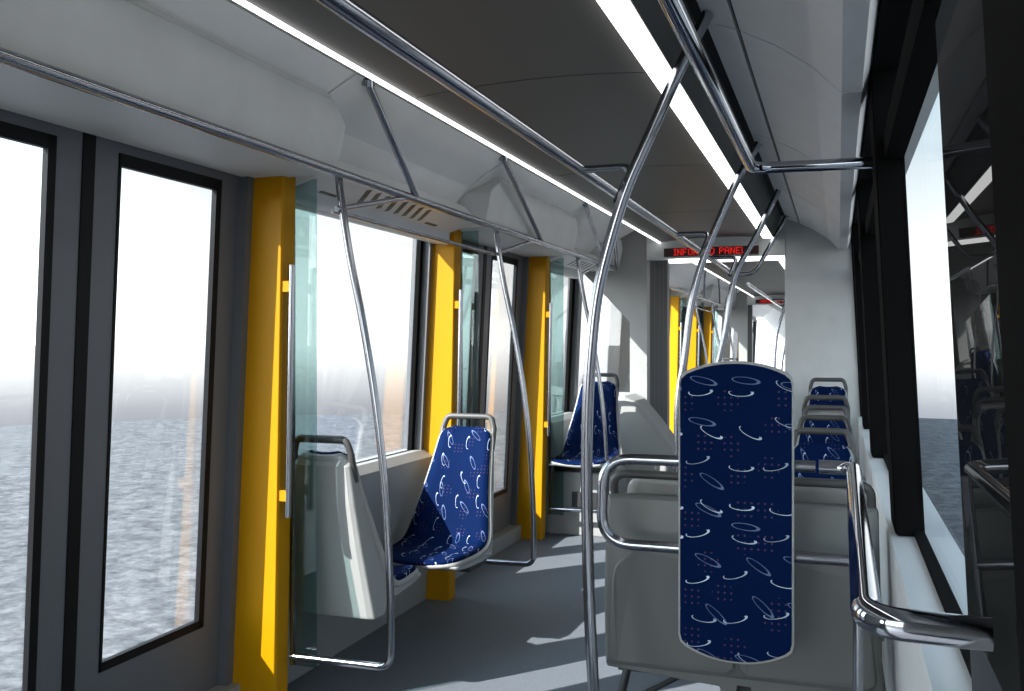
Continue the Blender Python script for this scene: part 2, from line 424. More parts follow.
RC = [(-.39, 2.31), (-.29, 2.27), (-.18, 2.213), (-.07, 2.133), (.01, 2.05), (.066, 2.05), (.095, 2.125), (.16, 2.135)]
def cove(prof, name, m_name):
    m = MB()
    for a, b in zip(SEAMS[:-1], SEAMS[1:]):
        p = [Vector(q) for q in prof]
        up = [prof[0], tuple(p[1] + (p[0] - p[1]).normalized() * .007)]
        lo = [tuple(p[1] + (p[2] - p[1]).normalized() * .007)] + list(prof[2:])
        m.strip(up, a + .006, b - .006, .012); m.strip(lo, a + .006, b - .006, .012)
    return m.build(name, m_name, smooth=False)
o = cove(RC, 'trim_7', 'cove'); struct(o, 'white curved cove panels between ceiling and right windows', 'trim'); TO_COPY.append((o, 'right cove panels of the second car section'))
LC = [(-1.9 - x, z) for x, z in RC[:6]] + [(-2.05, 2.05)]
o = cove(LC, 'trim_8', 'cove'); struct(o, 'white curved cove panels between ceiling and left windows', 'trim'); TO_COPY.append((o, 'left cove panels of the second car section'))
m = MB()
m.strip([(x, z + .016) for x, z in RC[:5]], Y0, Y1, .006)
m.strip([(x, z + .016) for x, z in LC[:5]], Y0, Y1, .006)
o = m.build('trim_9', 'seam'); struct(o, 'black backing showing as thin joints between cove panels', 'trim'); TO_COPY.append((o, 'black joints of the second car section cove'))

# ceiling lights: one diffuser per ceiling bay, rounded ends
def lightstrip(x0, x1, a, b, z0, z1, label, grp):
    n = 6; pts = []
    ry = (x1 - x0) / 2; cx = (x0 + x1) / 2
    for k in range(n + 1):
        t = math.pi * k / n; pts.append((cx + ry * math.cos(t), b - ry + ry * math.sin(t)))
    if b < 7: pts = [(x1, b), (x0, b)]
    pts += [(x0, a), (x1, a)]
    root = empty('ceiling_light', (0, 0, 0), label, 'light', grp)
    MB().prism(pts, z0, z1, 'z').build('diffuser', 'light', root)
    MB().box((x0 - .004, a, z1), (x1 + .004, b, z1 + .015)).build('housing', 'tray', root)
    return root
names = ['ceiling light strip nearest the camera, running out of the top of the picture', 'second ceiling light strip from the camera, behind the tall curved pole',
         'third ceiling light strip from the camera, above the middle curved poles', 'last ceiling light strip before the red information display']
for (a, b), l in zip(((-.2, 2.9), (2.9, 4.5), (4.5, 6.1), (6.1, 7.56)), names):
    q = lightstrip(-.560, -.484, a + .002, b - .002, 2.148, 2.165, l, 'ceiling light strips'); 
    TO_COPY.append((q, 'ceiling light strip in the second car section'))
q = empty('ceiling_light', (0, 0, 0), 'long thin light line along the left edge of the ceiling tray', 'light')
MB().prism([(-1.406, 2.150), (-1.393, 2.144), (-1.390, 2.166), (-1.406, 2.166)], Y0 + .03, Y1 - .03).build('diffuser', 'light', q)
TO_COPY.append((q, 'thin left ceiling light line in the second car section'))

# header boxes over the doors
def header(y0, y1, label):
    def fx(x, y, z):  # face leans with height
        return (-1.745 + (z - 1.94) * .19 + x, y, z)
    root = empty('door_header_box', (0, 0, 0), label, 'overhead box', 'header boxes over the left doors')
    P = [(y0, 1.945), (y0 - .01, 2.11), (y0 + .09, 2.178), (y1 - .09, 2.178), (y1 + .01, 2.11), (y1, 1.945)]
    m = MB(); m.prism(P, -.285, 0, 'x', fn=fx)
    P2 = [(y0 + .09, 2.178), (y0 + .10, 2.197), (y1 - .10, 2.197), (y1 - .09, 2.178)]
    m.prism([(a, b) for a, b in P2], -.285, -.012, 'x', fn=fx)
    m.build('cover', 'header', root, bevel=.006)
    MB().box((-2.10, y0 + .02, 1.930), (-1.76, y1 - .02, 1.945)).build('soffit', 'white', root)
    return root
h1 = header(-.2, 2.99, 'long grey header box above the nearest double doors')
h2 = header(4.52, 6.22, 'grey header box above the far double doors, beyond the vents')
TO_COPY.append((h2, 'grey header box over the doors of the second car section'))
h3 = header(7.30, 7.62, 'short grey header box against the end wall'); TO_COPY.append((h3, 'short grey header box at the far end of the second section'))

# air vent unit above the window
def vent(y0, y1, label):
    root = empty('air_vent_unit', (0, 0, 0), label, 'air vent', 'air vent units over the left windows')
    m = MB()
    # sloping slotted face from inner top edge to outer lip, then the lip
    pr = [(-1.87, 2.04), (-1.79, 1.955), (-1.965, 1.905), (-1.968, 1.848), (-1.985, 1.840), (-2.06, 1.85), (-2.06, 2.03)]
    m.prism(pr, y0, y1); m.build('cover', 'white', root, bevel=.005)
    A = Vector((-1.79, 0, 1.955)); B = Vector((-1.965, 0, 1.905)); d_ = (B - A).normalized(); nrm = Vector((d_.z, 0, -d_.x)); nrm = -nrm if nrm.z > 0 else nrm
    def slot(ya, ta, yb, tb, wd, key):
        a = A.lerp(B, ta) + Vector((0, ya, 0)); b = A.lerp(B, tb) + Vector((0, yb, 0)); u = (b - a).normalized(); s_ = u.cross(nrm).normalized() * wd
        vs = []
        for off in (-.004, .0015):
            for p, q in ((a, -s_), (b, -s_), (b, s_), (a, s_)): vs.append(p + q + nrm * off)
        mm = MB(); mm.add(vs, [(0, 1, 2, 3), (7, 6, 5, 4), (0, 4, 5, 1), (1, 5, 6, 2), (2, 6, 7, 3), (3, 7, 4, 0)])
        mm.build('vent_slot', key, root, bevel=.003)
        mm = MB(); c = a.lerp(b, .45); vs = []
        for off in (-.003, .0022):
            for p, q in ((a.lerp(b, .06), -s_ * .7), (c, -s_ * .7), (c, s_ * .7), (a.lerp(b, .06), s_ * .7)): vs.append(p + q + nrm * off)
        mm.add(vs, [(0, 1, 2, 3), (7, 6, 5, 4), (0, 4, 5, 1), (1, 5, 6, 2), (2, 6, 7, 3), (3, 7, 4, 0)])
        mm.build('slot_blade', 'teal', root)
    slot(y0 + .17, .86, y0 + .30, .86, .010, 'dark')
    for k in range(8 if y1 - y0 > 1.2 else 6):
        yc = y0 + .375 + k * .085
        slot(yc + .11, .84, yc, .22, .014, 'dark')
    if y1 - y0 > 1.2: slot(y0 + 1.16, .85, y0 + 1.29, .85, .011, 'dark')
    return root
v1 = vent(3.02, 4.55, 'white slotted air vent unit above the large left window')
v2 = vent(6.26, 7.28, 'white slotted air vent unit above the far left window'); TO_COPY.append((v1, 'white air vent unit in the second car section'))

# ------------------------------------------------------------------ yellow pillars, partitions, handles
def pillar(y, s, label):
    """s=+1: door side is towards the camera (-y)"""
    root = empty('yellow_pillar', (0, 0, 0), label, 'pillar', 'yellow pillars beside the left doors')
    def fn(x, y_, z): return (-2.16 + .05 * z + x, y_, z)
    t = .085
    def F2(x, y_, z): return (-1.945 + .016 * (z) + x, y_, z)
    vs = []
    ys = (y, y + t)
    xin = lambda z: -1.983 + .019 * z
    xin2 = lambda z: -1.905 + .019 * z
    m = MB(); vs = []
    front = y if s > 0 else y + t; back = y + t if s > 0 else y
    for z in (FLOOR, 1.94):
        vs += [(-2.19 + .05 * z, front, z), (xin(z), front, z), (xin(z) + .006, front + s * .010, z), (xin(z) + .006, back, z), (-2.19 + .05 * z, back, z)]
    m.add(vs, [(0, 1, 2, 3, 4), (9, 8, 7, 6, 5)] + [(i, (i + 1) % 5, 5 + (i + 1) % 5, 5 + i) for i in range(5)])
    m.build('post', 'yellow', root, bevel=.003)
    m = MB(); hx = lambda z: xin(z) + .036; hy = front + s * .02
    m.tube([(hx(.66), hy, .66), (hx(1.6), hy, 1.6)], .0125)
    hd = m.build('grab_handle', 'chrome', root)
    for z in (.74, 1.52):
        m = MB(); m.box((xin(z) - .01, hy - .012, z - .02), (hx(z), hy + .012, z + .02)); m.build('bracket', 'yellow', hd)
    return root
def partition(y, label, screen_label, mirrored=False):
    root = empty('glass_partition', (0, 0, 0), screen_label, 'glass screen', 'glass partitions beside the yellow pillars')
    MB().box((-1.96, y - .004, .08), (-1.860, y + .004, 1.93)).build('pane', 'screen', root, bevel=.002)
    m = MB().box((-1.972, y - .008, .08), (-1.958, y + .008, 1.93)); m.build('edge_strip', 'chrome', root)
    fr = empty('partition_pole', (0, 0, 0), label, 'grab pole', 'curved poles of the glass partitions')
    yy = y - .035
    path = smoothpath([(-1.745, yy, 1.93), (-1.735, yy, 1.85), (-1.70, yy, 1.64), (-1.645, yy, 1.39), (-1.59, yy, 1.08), (-1.55, yy, .74), (-1.532, yy, .40), (-1.53, yy, .25)], 5)
    path += fillet([(-1.53, yy, .24), (-1.532, yy, .13), (-1.95, yy, .125)], .07, 7)
    MB().tube(path, .0145).build('tube', 'chrome', fr)
    return root, fr
p1 = pillar(2.935, 1, 'yellow pillar closest to the camera, beside the near double doors')
p2 = pillar(4.565, 1, 'bright yellow pillar behind the blue single seat')
p3 = pillar(6.21, 1, 'yellow pillar beyond the far double doors')
g1, f1 = partition(3.035, 'curved steel pole and foot rail beside the near glass partition', 'narrow greenish glass partition at the near yellow pillar')
g2, f2 = partition(4.70, 'curved steel pole and foot rail behind the blue single seat', 'narrow greenish glass partition behind the middle yellow pillar')
g3, f3 = partition(6.36, 'curved steel pole and foot rail of the partition beyond the far doors', 'narrow greenish glass partition at the far yellow pillar')
for o, l in ((p1, 'first yellow pillar'), (p2, 'middle yellow pillar'), (p3, 'last yellow pillar'), (g1, 'first glass partition'), (g2, 'middle glass partition'), (g3, 'last glass partition'),
             (f1, 'first curved partition pole'), (f2, 'middle curved partition pole'), (f3, 'last curved partition pole')):
    TO_COPY.append((o, l + ' in the second car section, seen through the gangway'))

# ------------------------------------------------------------------ hand rails
R = .0175
lr = empty('overhead_handrail', (0, 0, 0), 'long overhead steel handrail along the left side', 'handrail')
MB().tube([(-1.715, Y0 + .05, 1.93), (-1.715, 7.4, 1.93)], R).build('tube', 'chrome', lr)
TO_COPY.append((lr, 'left overhead handrail in the second car section'))
lo = empty('lower_handrail', (0, 0, 0), 'thin steel rod between the partition poles below the overhead handrail', 'handrail')
MB().tube([(-1.755, 2.97, 1.795), (-1.755, 4.665, 1.795)], .009).build('tube', 'chrome', lo)
TO_COPY.append((lo, 'thin lower rod in the second car section'))
for y, l in ((2.965, 'near'), (4.665, 'middle'), (6.325, 'far')):
    b = MB().tube([(-1.735, y, 1.80), (-1.715, y + .55, 1.925)], .011).build('brace_rod', 'chrome')
    tag(b, 'slanting steel brace rod on top of the %s partition pole' % l, 'brace', 'brace rods at the partition poles'); TO_COPY.append((b, l + ' brace rod in the second car section'))
for i, (ya, yb) in enumerate(((2.98, 3.60), (4.42, 5.38), (6.05, 7.0), (6.9, 7.4))):
    hg = empty('hanger_pole', (0, 0, 0), ['slanting hanger pole nearest the camera, from cove to left handrail', 'second slanting hanger pole, from cove to left handrail',
         'third slanting hanger pole, beyond the far header box', 'last slanting hanger pole, close to the grey end wall'][i], 'hanger pole', 'hanger poles along the left handrail')
    MB().tube([(-1.615, ya, 2.262), (-1.712, yb, 1.935)], .0145).build('tube', 'chrome', hg)
    MB().tube([(-1.610, ya, 2.272), (-1.618, ya + .01, 2.25)], .024).build('ceiling_flange', 'chrome', hg)
    TO_COPY.append((hg, '%s hanger pole along the left handrail of the second section' % ('nearest', 'second', 'third', 'farthest')[i]))

cr_ = empty('ceiling_handrail', (0, 0, 0), 'long steel ceiling handrail above the aisle', 'handrail')
m = MB(); m.tube([(-.785, Y0 + .05, 1.87), (-.785, 7.45, 1.87)], .0185); m.build('tube', 'chrome', cr_)
TO_COPY.append((cr_, 'aisle ceiling handrail in the second car section'))
rr_ = empty('ceiling_handrail', (0, 0, 0), 'right overhead steel handrail that bends to the black window pillar', 'handrail')
MB().tube(fillet([(-.262, Y0 + .05, 1.87), (-.262, 3.05, 1.87), (.105, 3.08, 1.87)], .07, 8), .0185).build('tube', 'chrome2', rr_)

# curved floor-to-cove poles with branch to the aisle rail
def pole(y, pts, label, branch=True, r=.0185):
    y *= .968; pts = [(x * .968, 1.3 + (z - 1.3) * .968 if z > FLOOR else z) for x, z in pts]
    root = empty('curved_grab_pole', (0, 0, 0), label, 'grab pole', 'curved grab poles along the right of the aisle')
    MB().tube(smoothpath([(x, y, z) for x, z in pts], 5), r).build('tube', 'chrome', root)
    if branch:
        MB().tube(fillet([(-.785, y + .10, 1.87), (-.610, y + .08, 1.865), (-.645, y + .005, 1.745)], .035), .0125).build('branch', 'chrome', root)
    return root
A = [(-.735, FLOOR), (-.742, .18), (-.756, .47), (-.764, .80), (-.762, 1.06), (-.75, 1.28), (-.722, 1.50), (-.645, 1.77), (-.563, 1.955), (-.452, 2.19), (-.378, 2.325)]
pA = pole(2.88, A, 'tall curved steel pole in the foreground, left of the blue pad')
B = [(-.785, FLOOR), (-.785, .6), (-.78, 1.0), (-.745, 1.25), (-.715, 1.5), (-.66, 1.72), (-.56, 1.97), (-.46, 2.18), (-.375, 2.32)]
pB = pole(4.78, B, 'second curved steel pole, rising behind the top of the blue pad')
C2 = [(-.785, FLOOR), (-.785, .6), (-.765, 1.05), (-.695, 1.4), (-.635, 1.75), (-.49, 2.03), (-.36, 2.30)]
pC = pole(6.15, C2, 'third curved steel pole, in front of the information display')
root = empty('curved_grab_pole', (0, 0, 0), 'short bent steel tube at the far end of the aisle ceiling handrail', 'grab pole', 'curved grab poles along the right of the aisle')
MB().tube(fillet([(-.785, 7.42, 1.87), (-.62, 7.42, 1.855), (-.37, 7.42, 2.31)], .12, 8), .017).build('tube', 'chrome', root)
for o, l in ((pA, 'first curved pole'), (pB, 'second curved pole'), (pC, 'third curved pole'), (root, 'bent end tube')):
    TO_COPY.append((o, l + ' right of the aisle in the second car section'))

# waist-height rail round the seats at right
wrl = empty('waist_rail', (0, 0, 0), 'polished waist rail beside the right window, curving to the black panel in the corner', 'handrail')
MB().tube(fillet([(-.05, 2.70, .962), (.040, 2.70, .962), (.034, 1.21, .962), (.17, 1.20, .962)], .055, 9), .0195, 20).build('tube', 'chrome2', wrl)
MB().tube([(.052, 2.70, .94), (.052, 2.70, FLOOR)], .014).build('leg', 'chrome', wrl)
lp = empty('seat_grab_loop', (0, 0, 0), 'looped steel rail across the back of the double seat, behind the blue pad', 'handrail')
MB().tube(fillet([(-.06, 2.70, .962), (-.665, 2.70, .962), (-.672, 2.70, .707), (.05, 2.70, .707)], .09, 8), .0165).build('tube', 'chrome', lp)

# ------------------------------------------------------------------ seats
def profile():
    # (y, z, width) down from the top of the back to the front of the seat
    P = [(.325, .545, .275), (.30, .50, .30), (.25, .40, .325), (.19, .28, .36), (.13, .16, .405), (.085, .07, .44), (.045, .022, .455), (-.01, .0, .455), (-.10, -.008, .45), (-.22, -.006, .44), (-.315, -.004, .42), (-.345, -.012, .37)]
    S = smoothpath([(a, b, c) for a, b, c in P], 3)
    return [(p.x, p.y, p.z) for p in S]
PROF = profile()
def seat_sheet(off0, off1, grow, trim=0):
    """solid sheet following the profile, from offset off0 to off1 along its normal; uv in metres"""
    m = MB(); pr = PROF; n = len(pr); K = 9
    L = 0; rows = []
    for i, (y, z, w_) in enumerate(pr):
        a = Vector(pr[max(0, i - 1)][:2]); b = Vector(pr[min(n - 1, i + 1)][:2]); d_ = (b - a).normalized(); nn = Vector((-d_.y, d_.x))
        if nn.dot(Vector((-.7, .7))) < 0: nn = -nn
        if i: L += (Vector(pr[i][:2]) - Vector(pr[i - 1][:2])).length
        # rounded corners at both ends
        e = min(L, 9); hw = w_ / 2 + grow
        rows.append((y, z, hw, nn, L))
    tot = L
    vs = []; uvs = []
    for (y, z, hw, nn, l) in rows:
        r_ = .055; de = min(l, tot - l)
        if de < r_: hw -= r_ - math.sqrt(max(0, r_ * r_ - (r_ - de) ** 2))
        for off in (off0, off1):
            for k in range(K):
                u = -1 + 2 * k / (K - 1); x = u * hw
                dish = .012 * (1 - u * u)               # slight hollow
                bolster = -dish + .006
                end = .5 if off == off1 else .5
                vs.append((x, y + nn.x * (off + bolster), z + nn.y * (off + bolster))); uvs.append((-l, x))
    n = len(rows); W = 2 * K; fs = []
    for i in range(n - 1):
        for k in range(K - 1):
            fs.append((i * W + k, i * W + k + 1, (i + 1) * W + k + 1, (i + 1) * W + k))
            fs.append((i * W + K + k, (i + 1) * W + K + k, (i + 1) * W + K + k + 1, i * W + K + k + 1))
        fs.append((i * W, (i + 1) * W, (i + 1) * W + K, i * W + K))
        fs.append((i * W + K - 1, i * W + 2 * K - 1, (i + 1) * W + 2 * K - 1, (i + 1) * W + K - 1))
    for k in range(K - 1):
        fs.append((k, K + k, K + k + 1, k + 1)); j = (n - 1) * W
        fs.append((j + k, j + k + 1, j + K + k + 1, j + K + k))
    m.add(vs, fs, True); m.uvs = uvs
    return m
def build_uv(m, name, mt, parent):
    o = m.build(name, mt, parent); me = o.data; l = me.uv_layers.new(name='UVMap')
    for lp_ in me.loops: l.data[lp_.index].uv = m.uvs[lp_.vertex_index]
    return o
def seat_parts(root, bulky=True, deep=False):
    build_uv(seat_sheet(.0, .018, -.014), 'cushion', 'fabric', root)
    sh = seat_sheet(-.018, .004, .0); build_uv(sh, 'shell_rim', 'plastic', root)
    if bulky:
        # deep moulded back: side profile lofted across the width
        back = [(.325, .535), (.348, .50), (.34, .36), (.32, .20), (.295, .06), (.265, -.095), (.15, -.10), (.085, -.05), (-.02, -.055), (-.20, -.045), (-.325, -.028), (-.335, -.012)]
        if not deep: back[2:7] = [(.30, .36), (.235, .20), (.185, .08), (.145, -.01), (.10, -.055)]
        inner = [(-.31, -.012), (-.02, -.012), (.05, .005), (.10, .07), (.19, .26), (.30, .50)]
        poly = back + inner
        def hw(z, y):
            if y < .02: return .215
            t = max(0, min(1, (z + .1) / .63)); return .222 - (.222 - .135) * t
        m = MB(); n = len(poly); vs = []
        for sx in (-1, -.86, .86, 1):
            for (y, z) in poly:
                k = 1 if abs(sx) < 1 else 0
                vs.append((sx * hw(z, y), y + (0 if k else -.012 if y > .1 else 0), z))
        fs = [tuple(range(n)), tuple(range(3 * n, 4 * n))[::-1]]
        for q in range(3):
            for i in range(n):
                j = (i + 1) % n
                fs.append((q * n + i, q * n + j, (q + 1) * n + j, (q + 1) * n + i))
        m.add(vs, fs, False)
        o = m.build('shell', 'plastic', root, bevel=.008)
    # arched handle over the backrest
    m = MB(); y = .318
    m.tube(fillet([(-.142, y - .03, .44), (-.140, y + .008, .545), (-.122, y + .022, .603), (.122, y + .022, .603), (.140, y + .008, .545), (.142, y - .03, .44)], .035, 5), .0155, 10)
    m.build('handle', 'rail', root)
def seat(label, group='single patterned seats', deep=False):
    root = empty('passenger_seat', (0, 0, 0), label, 'seat', group)
    seat_parts(root, deep=deep)
    MB().box((-.275, -.12, -.085), (.19, .10, -.05)).build('bracket', 'dark', root, bevel=.004)
    return root
s2 = seat('blue patterned single seat facing the camera, in front of the bright yellow pillar'); s2.location = (-1.80, 4.08, .33)
s1 = seat('single seat seen from behind its grey shell, beside the near glass partition', deep=True); s1.location = (-1.885, 3.36, .335); s1.scale = (.9, .74, 1)
for q in kids(s1):
    if q.name.startswith('bracket'): q.scale = (-.85, 1, 1); s1.rotation_euler = (0, 0, math.pi)
s3 = dup(s2, label='sunlit blue patterned seat on a grey podium beyond the far doors'); s3.location = (-1.735, 6.60, .47)
TO_COPY.append((s3, 'blue patterned seat on podium in the second section'))
# seat pairs down the right side
rows = [(4.10, .305, 0, 'first pair'), (4.86, .31, 0, 'second pair'), (5.55, .32, 0, 'third pair'), (6.25, .38, 1, 'fourth pair'), (6.98, .44, 0, 'last, raised pair')]
for y, z, rot, l in rows:
    for k, (x, sd_) in enumerate(((-.505, 'aisle'), (-.070, 'window'))):
        c = dup(s2, label='blue patterned %s seat of the %s behind the blue pad, right side' % (sd_, l)); c['group'] = 'paired seats down the right side'
        c.location = (x, y, z); c.scale = (.9, 1, 1)
        if rot: c.rotation_euler = (0, 0, math.pi)
        for q in kids(c):
            if q.name.startswith('bracket'): bpy.data.objects.remove(q)
        if y > 6: TO_COPY.append((c, 'blue patterned %s seat of the %s in the second section' % (sd_, l)))
# pedestals under the right pairs
for y, z, rot, l in rows:
    m = MB()
    m.box((-.68, y - .10, z - .115), (.07, y + .05, z - .065)); m.box((-.40, y - .07, FLOOR), (-.22, y + .03, z - .1))
    o = m.build('seat_pedestal', 'dark', bevel=.004); tag(o, 'dark pedestal beam under the %s of right hand seats' % l, 'seat base', 'pedestals of the paired seats')

# the double seat in the foreground, back to the camera
da = empty('double_seat', (0, 0, 0), 'grey double seat in the foreground with its back to the camera', 'seat')
def rounded(x0, x1, z0, z1, r, n=6, bot=None):
    pts = []
    for cx, cz, a0 in ((x1 - r, z1 - r, 0), (x0 + r, z1 - r, 90), (x0 + r, z0 + r, 180), (x1 - r, z0 + r, 270)):
        for k in range(n + 1):
            a = math.radians(a0 + 90 * k / n); pts.append((cx + r * math.cos(a), cz + r * math.sin(a)))
    return pts
m = MB()
YS = 2.93
def shellfn(x, y, z):   # leans back towards the top, bellies at the foot
    t = (z - .24) / .58
    return (x * (1 - .03 * t) - .009 * t, y - .03 * t - .03 * math.sin(max(0, min(1, t)) * 3.14), z)
outline = [(-.70, .82), (-.715, .80), (-.718, .30), (-.705, .262), (-.45, .235), (-.36, .235), (-.36, .215), (-.30, .215), (-.295, .245), (-.25, .245), (-.245, .215), (-.18, .215), (-.18, .235), (.06, .215), (.118, .225), (.13, .26), (.128, .80), (.11, .82)]
# slices across height so that the shell can curve
def slab(xa, xb, za, zb, ya, yb, nz=10):
    m = MB(); vs = []; fs = []
    for i in range(nz + 1):
        z = za + (zb - za) * i / nz
        for (x, y) in ((xa, ya), (xb, ya), (xb, yb), (xa, yb)): vs.append(shellfn(x, y, z))
    for i in range(nz):
        for k in range(4): fs.append((i * 4 + k, i * 4 + (k + 1) % 4, i * 4 + 4 + (k + 1) % 4, i * 4 + 4 + k))
    fs += [(0, 1, 2, 3), tuple(nz * 4 + k for k in range(4))[::-1]]
    m.add(vs, fs); return m
slab(-.715, .125, .262, .822, YS, YS + .05).build('back_shell', 'shellback_shaded', da, bevel=.012)
m = MB()
lowp = [(-.715, .27), (-.71, .255), (-.45, .238), (-.35, .232), (-.345, .205), (-.30, .205), (-.295, .24), (-.255, .24), (-.25, .205), (-.20, .205), (-.19, .232), (.06, .225), (.12, .235), (.125, .27)]
MB().prism(lowp, YS + .002, YS + .045).build('lower_skirt', 'shellback_shaded', da, bevel=.004)
for cx in (-.50, -.09):
    # raised arch moulding on the back of each place
    hw_ = .195; pts = []
    rr = .12; hw_ = .185
    for k in range(9):
        a = math.pi / 2 * k / 8; pts.append((cx + hw_ - rr + rr * math.cos(a), .55 + rr * math.sin(a)))
    for k in range(9):
        a = math.pi / 2 + math.pi / 2 * k / 8; pts.append((cx - hw_ + rr + rr * math.cos(a), .55 + rr * math.sin(a)))
    pts += [(cx - hw_ - .012, .30), (cx - hw_ + .01, .28), (cx + hw_ - .01, .28), (cx + hw_ + .012, .30)]
    m = MB(); n = len(pts)
    vs = [shellfn(x, YS - .014, z) for x, z in pts] + [shellfn(x, YS + .01, z) for x, z in pts]
    m.add(vs, [tuple(range(n)), tuple(range(n, 2 * n))[::-1]] + [(i, (i + 1) % n, n + (i + 1) % n, n + i) for i in range(n)])
    m.build('back_moulding', 'shellback_shaded', da, bevel=.005)
for cx in (-.505, -.085):
    rt = (cx, YS + .36, .33)
    o = build_uv(seat_sheet(.0, .018, -.014), 'cushion', 'fabric', da); o.location = rt; o.rotation_euler = (0, 0, math.pi)
    o = build_uv(seat_sheet(-.018, .004, .0), 'seat_rim', 'plastic', da); o.location = rt; o.rotation_euler = (0, 0, math.pi)
    MB().tube(fillet([(cx - .178, YS + .0, .80), (cx - .178, YS - .02, .888), (cx + .178, YS - .02, .888), (cx + .178, YS + .0, .80)], .045, 6), .0135, 10).build('handle', 'rail', da)
m = MB().box((-.70, YS + .12, .205), (.12, YS + .17, .25)); sb_ = m.build('support_beam', 'dark', da)
MB().tube([(-.66, YS + .10, .24), (-.72, YS + .02, FLOOR + .01)], .014, 8).build('support_leg', 'dark', sb_)
MB().prism([(-.30, .25), (-.25, .25), (-.235, .16), (-.225, FLOOR), (-.325, FLOOR), (-.315, .16)], YS + .06, YS + .14).build('support_leg', 'dark', sb_)
MB().tube([(-.71, YS + .02, .10), (-.45, YS + .12, .235)], .01, 8).build('support_brace', 'dark', sb_)

# the tall leaning pad
pad = empty('leaning_pad', (0, 0, 0), 'tall navy patterned leaning pad with pale rim in the foreground', 'pad')
def padoutline(hw, zt, zb, arch_t, arch_b, r):
    pts = []; n = 14
    for k in range(n + 1):
        u = 1 - 2 * k / n; x = u * (hw - r * .6); pts.append((x, zt - arch_t * (abs(u) ** 2.2)))
    pts.insert(0, (hw, zt - arch_t - r)); pts.insert(1, (hw - r * .12, zt - arch_t - r * .45))
    pts += [(-hw + r * .12, zt - arch_t - r * .45), (-hw, zt - arch_t - r)]
    pts += [(-hw, zb + arch_b + r), (-hw + r * .15, zb + arch_b + r * .4)]
    for k in range(n + 1):
        u = -1 + 2 * k / n; x = u * (hw - r * .6); pts.append((x, zb + arch_b * (abs(u) ** 2.2)))
    pts += [(hw - r * .15, zb + arch_b + r * .4), (hw, zb + arch_b + r)]
    return pts
PX = -.271; PY = 2.62
def padbuild(name, mt, hw, zt, zb, y0, y1, bev):
    pts = padoutline(hw, zt, zb, .030, .034, .03)
    n = len(pts); m = MB()
    def sl(x, y, z):
        return (PX + x, y, z)
    vs = [sl(x, y0, z) for x, z in pts] + [sl(x, y1, z) for x, z in pts]
    m.add(vs, [tuple(range(n)), tuple(range(n, 2 * n))[::-1]] + [(i, (i + 1) % n, n + (i + 1) % n, n + i) for i in range(n)])
    m.uvs = [(x, z) for x, z in pts] * 2
    o = build_uv(m, name, mt, pad)
    b = o.modifiers.new('bevel', 'BEVEL'); b.width = bev; b.segments = 3; b.limit_method = 'ANGLE'; b.angle_limit = math.radians(50)
    return o
rim_ = padbuild('rim', 'plastic', .1575, 1.256, .412, PY + .006, PY + .03, .004)
padbuild('cushion', 'fabric', .1520, 1.249, .419, PY, PY + .02, .004)
for z in (.962, .707):
    MB().box((PX - .05, PY + .025, z - .02), (PX + .05, 2.695, z + .02)).build('clamp', 'dark', rim_, bevel=.003)

# ------------------------------------------------------------------ podium, wheel housings, end walls, gangway
pod = empty('seat_podium', (0, 0, 0), 'grey podium box under the sunlit seat beyond the far doors', 'podium')
MB().prism([(-2.10, FLOOR), (-1.52, FLOOR), (-1.52, .36), (-1.55, .38), (-2.05, .38)], 6.45, 6.93).build('box', 'grey', pod, bevel=.01)
MB().box((-1.82, 6.435, .13), (-1.54, 6.46, .24)).build('vent_strip', 'dark', pod)
MB().prism([(6.36, .30), (6.36, .80), (6.44, .74), (6.62, .44), (6.62, .30)], -2.09, -1.97, 'x').build('side_guard', 'grey', bevel=.01)
tag(bpy.data.objects['side_guard'], 'small grey guard panel on the left wall beside the far podium seat', 'guard panel')
TO_COPY.append((pod, 'grey podium box in the second car section'))
wh = empty('wheel_housing', (0, 0, 0), 'rounded grey wheel housing at the foot of the left end wall', 'wheel housing')
prw = [(-1.96, FLOOR), (-1.20, FLOOR), (-1.20, .46), (-1.26, .54), (-1.38, .70), (-1.52, .86), (-1.60, .90), (-1.96, .86)]
MB().prism(prw, 7.18, 7.645).build('housing', 'grey', wh, bevel=.03)
MB().prism([(-1.60, FLOOR), (-1.22, FLOOR), (-1.22, .38), (-1.30, .42), (-1.60, .42)], 6.95, 7.20).build('step_box', 'grey', wh, bevel=.02)
TO_COPY.append((wh, 'grey wheel housing in the second car section'))

def endwall(y, s, label):
    """portal frame; s=+1 the saloon lies at smaller y"""
    ya, yb = (y, y + .12) if s > 0 else (y - .12, y)
    root = empty('wall_front' if s > 0 else 'wall_back', (0, 0, 0)); struct(root, label, 'wall')
    m = MB()
    m.box((-.40, ya, FLOOR), (.20, yb, 2.36)).build('right_panel', 'header', root, bevel=.006)
    m = MB()
    m.box((-1.655, ya, FLOOR), (-1.51, yb, 2.36)); m.box((-2.3, ya, FLOOR), (-1.655, yb, .85))
    m.prism([(-2.3, 2.4), (-2.3, 1.98), (-2.085, 1.945), (-1.655, 1.50), (-1.655, 2.4)], ya, yb)
    m.build('left_panel', 'grey', root)
    MB().box((-2.2, (ya + yb) / 2 - .003, .84), (-1.65, (ya + yb) / 2 + .003, 1.97)).build('pane', 'glass', root)
    MB().box((-1.51, ya - (.02 if s > 0 else 0), 2.02 if s > 0 else 2.17), (-.40, yb, 2.36)).build('lintel', 'header', root)
    return root
e1 = endwall(Y1, 1, 'grey end wall with portal to the next car section'); TO_COPY.append((e1, 'end wall of the second car section'))
e0 = endwall(Y0, -1, 'grey end wall behind the camera')
TO_COPY.append((e0, 'entry portal of the second car section'))
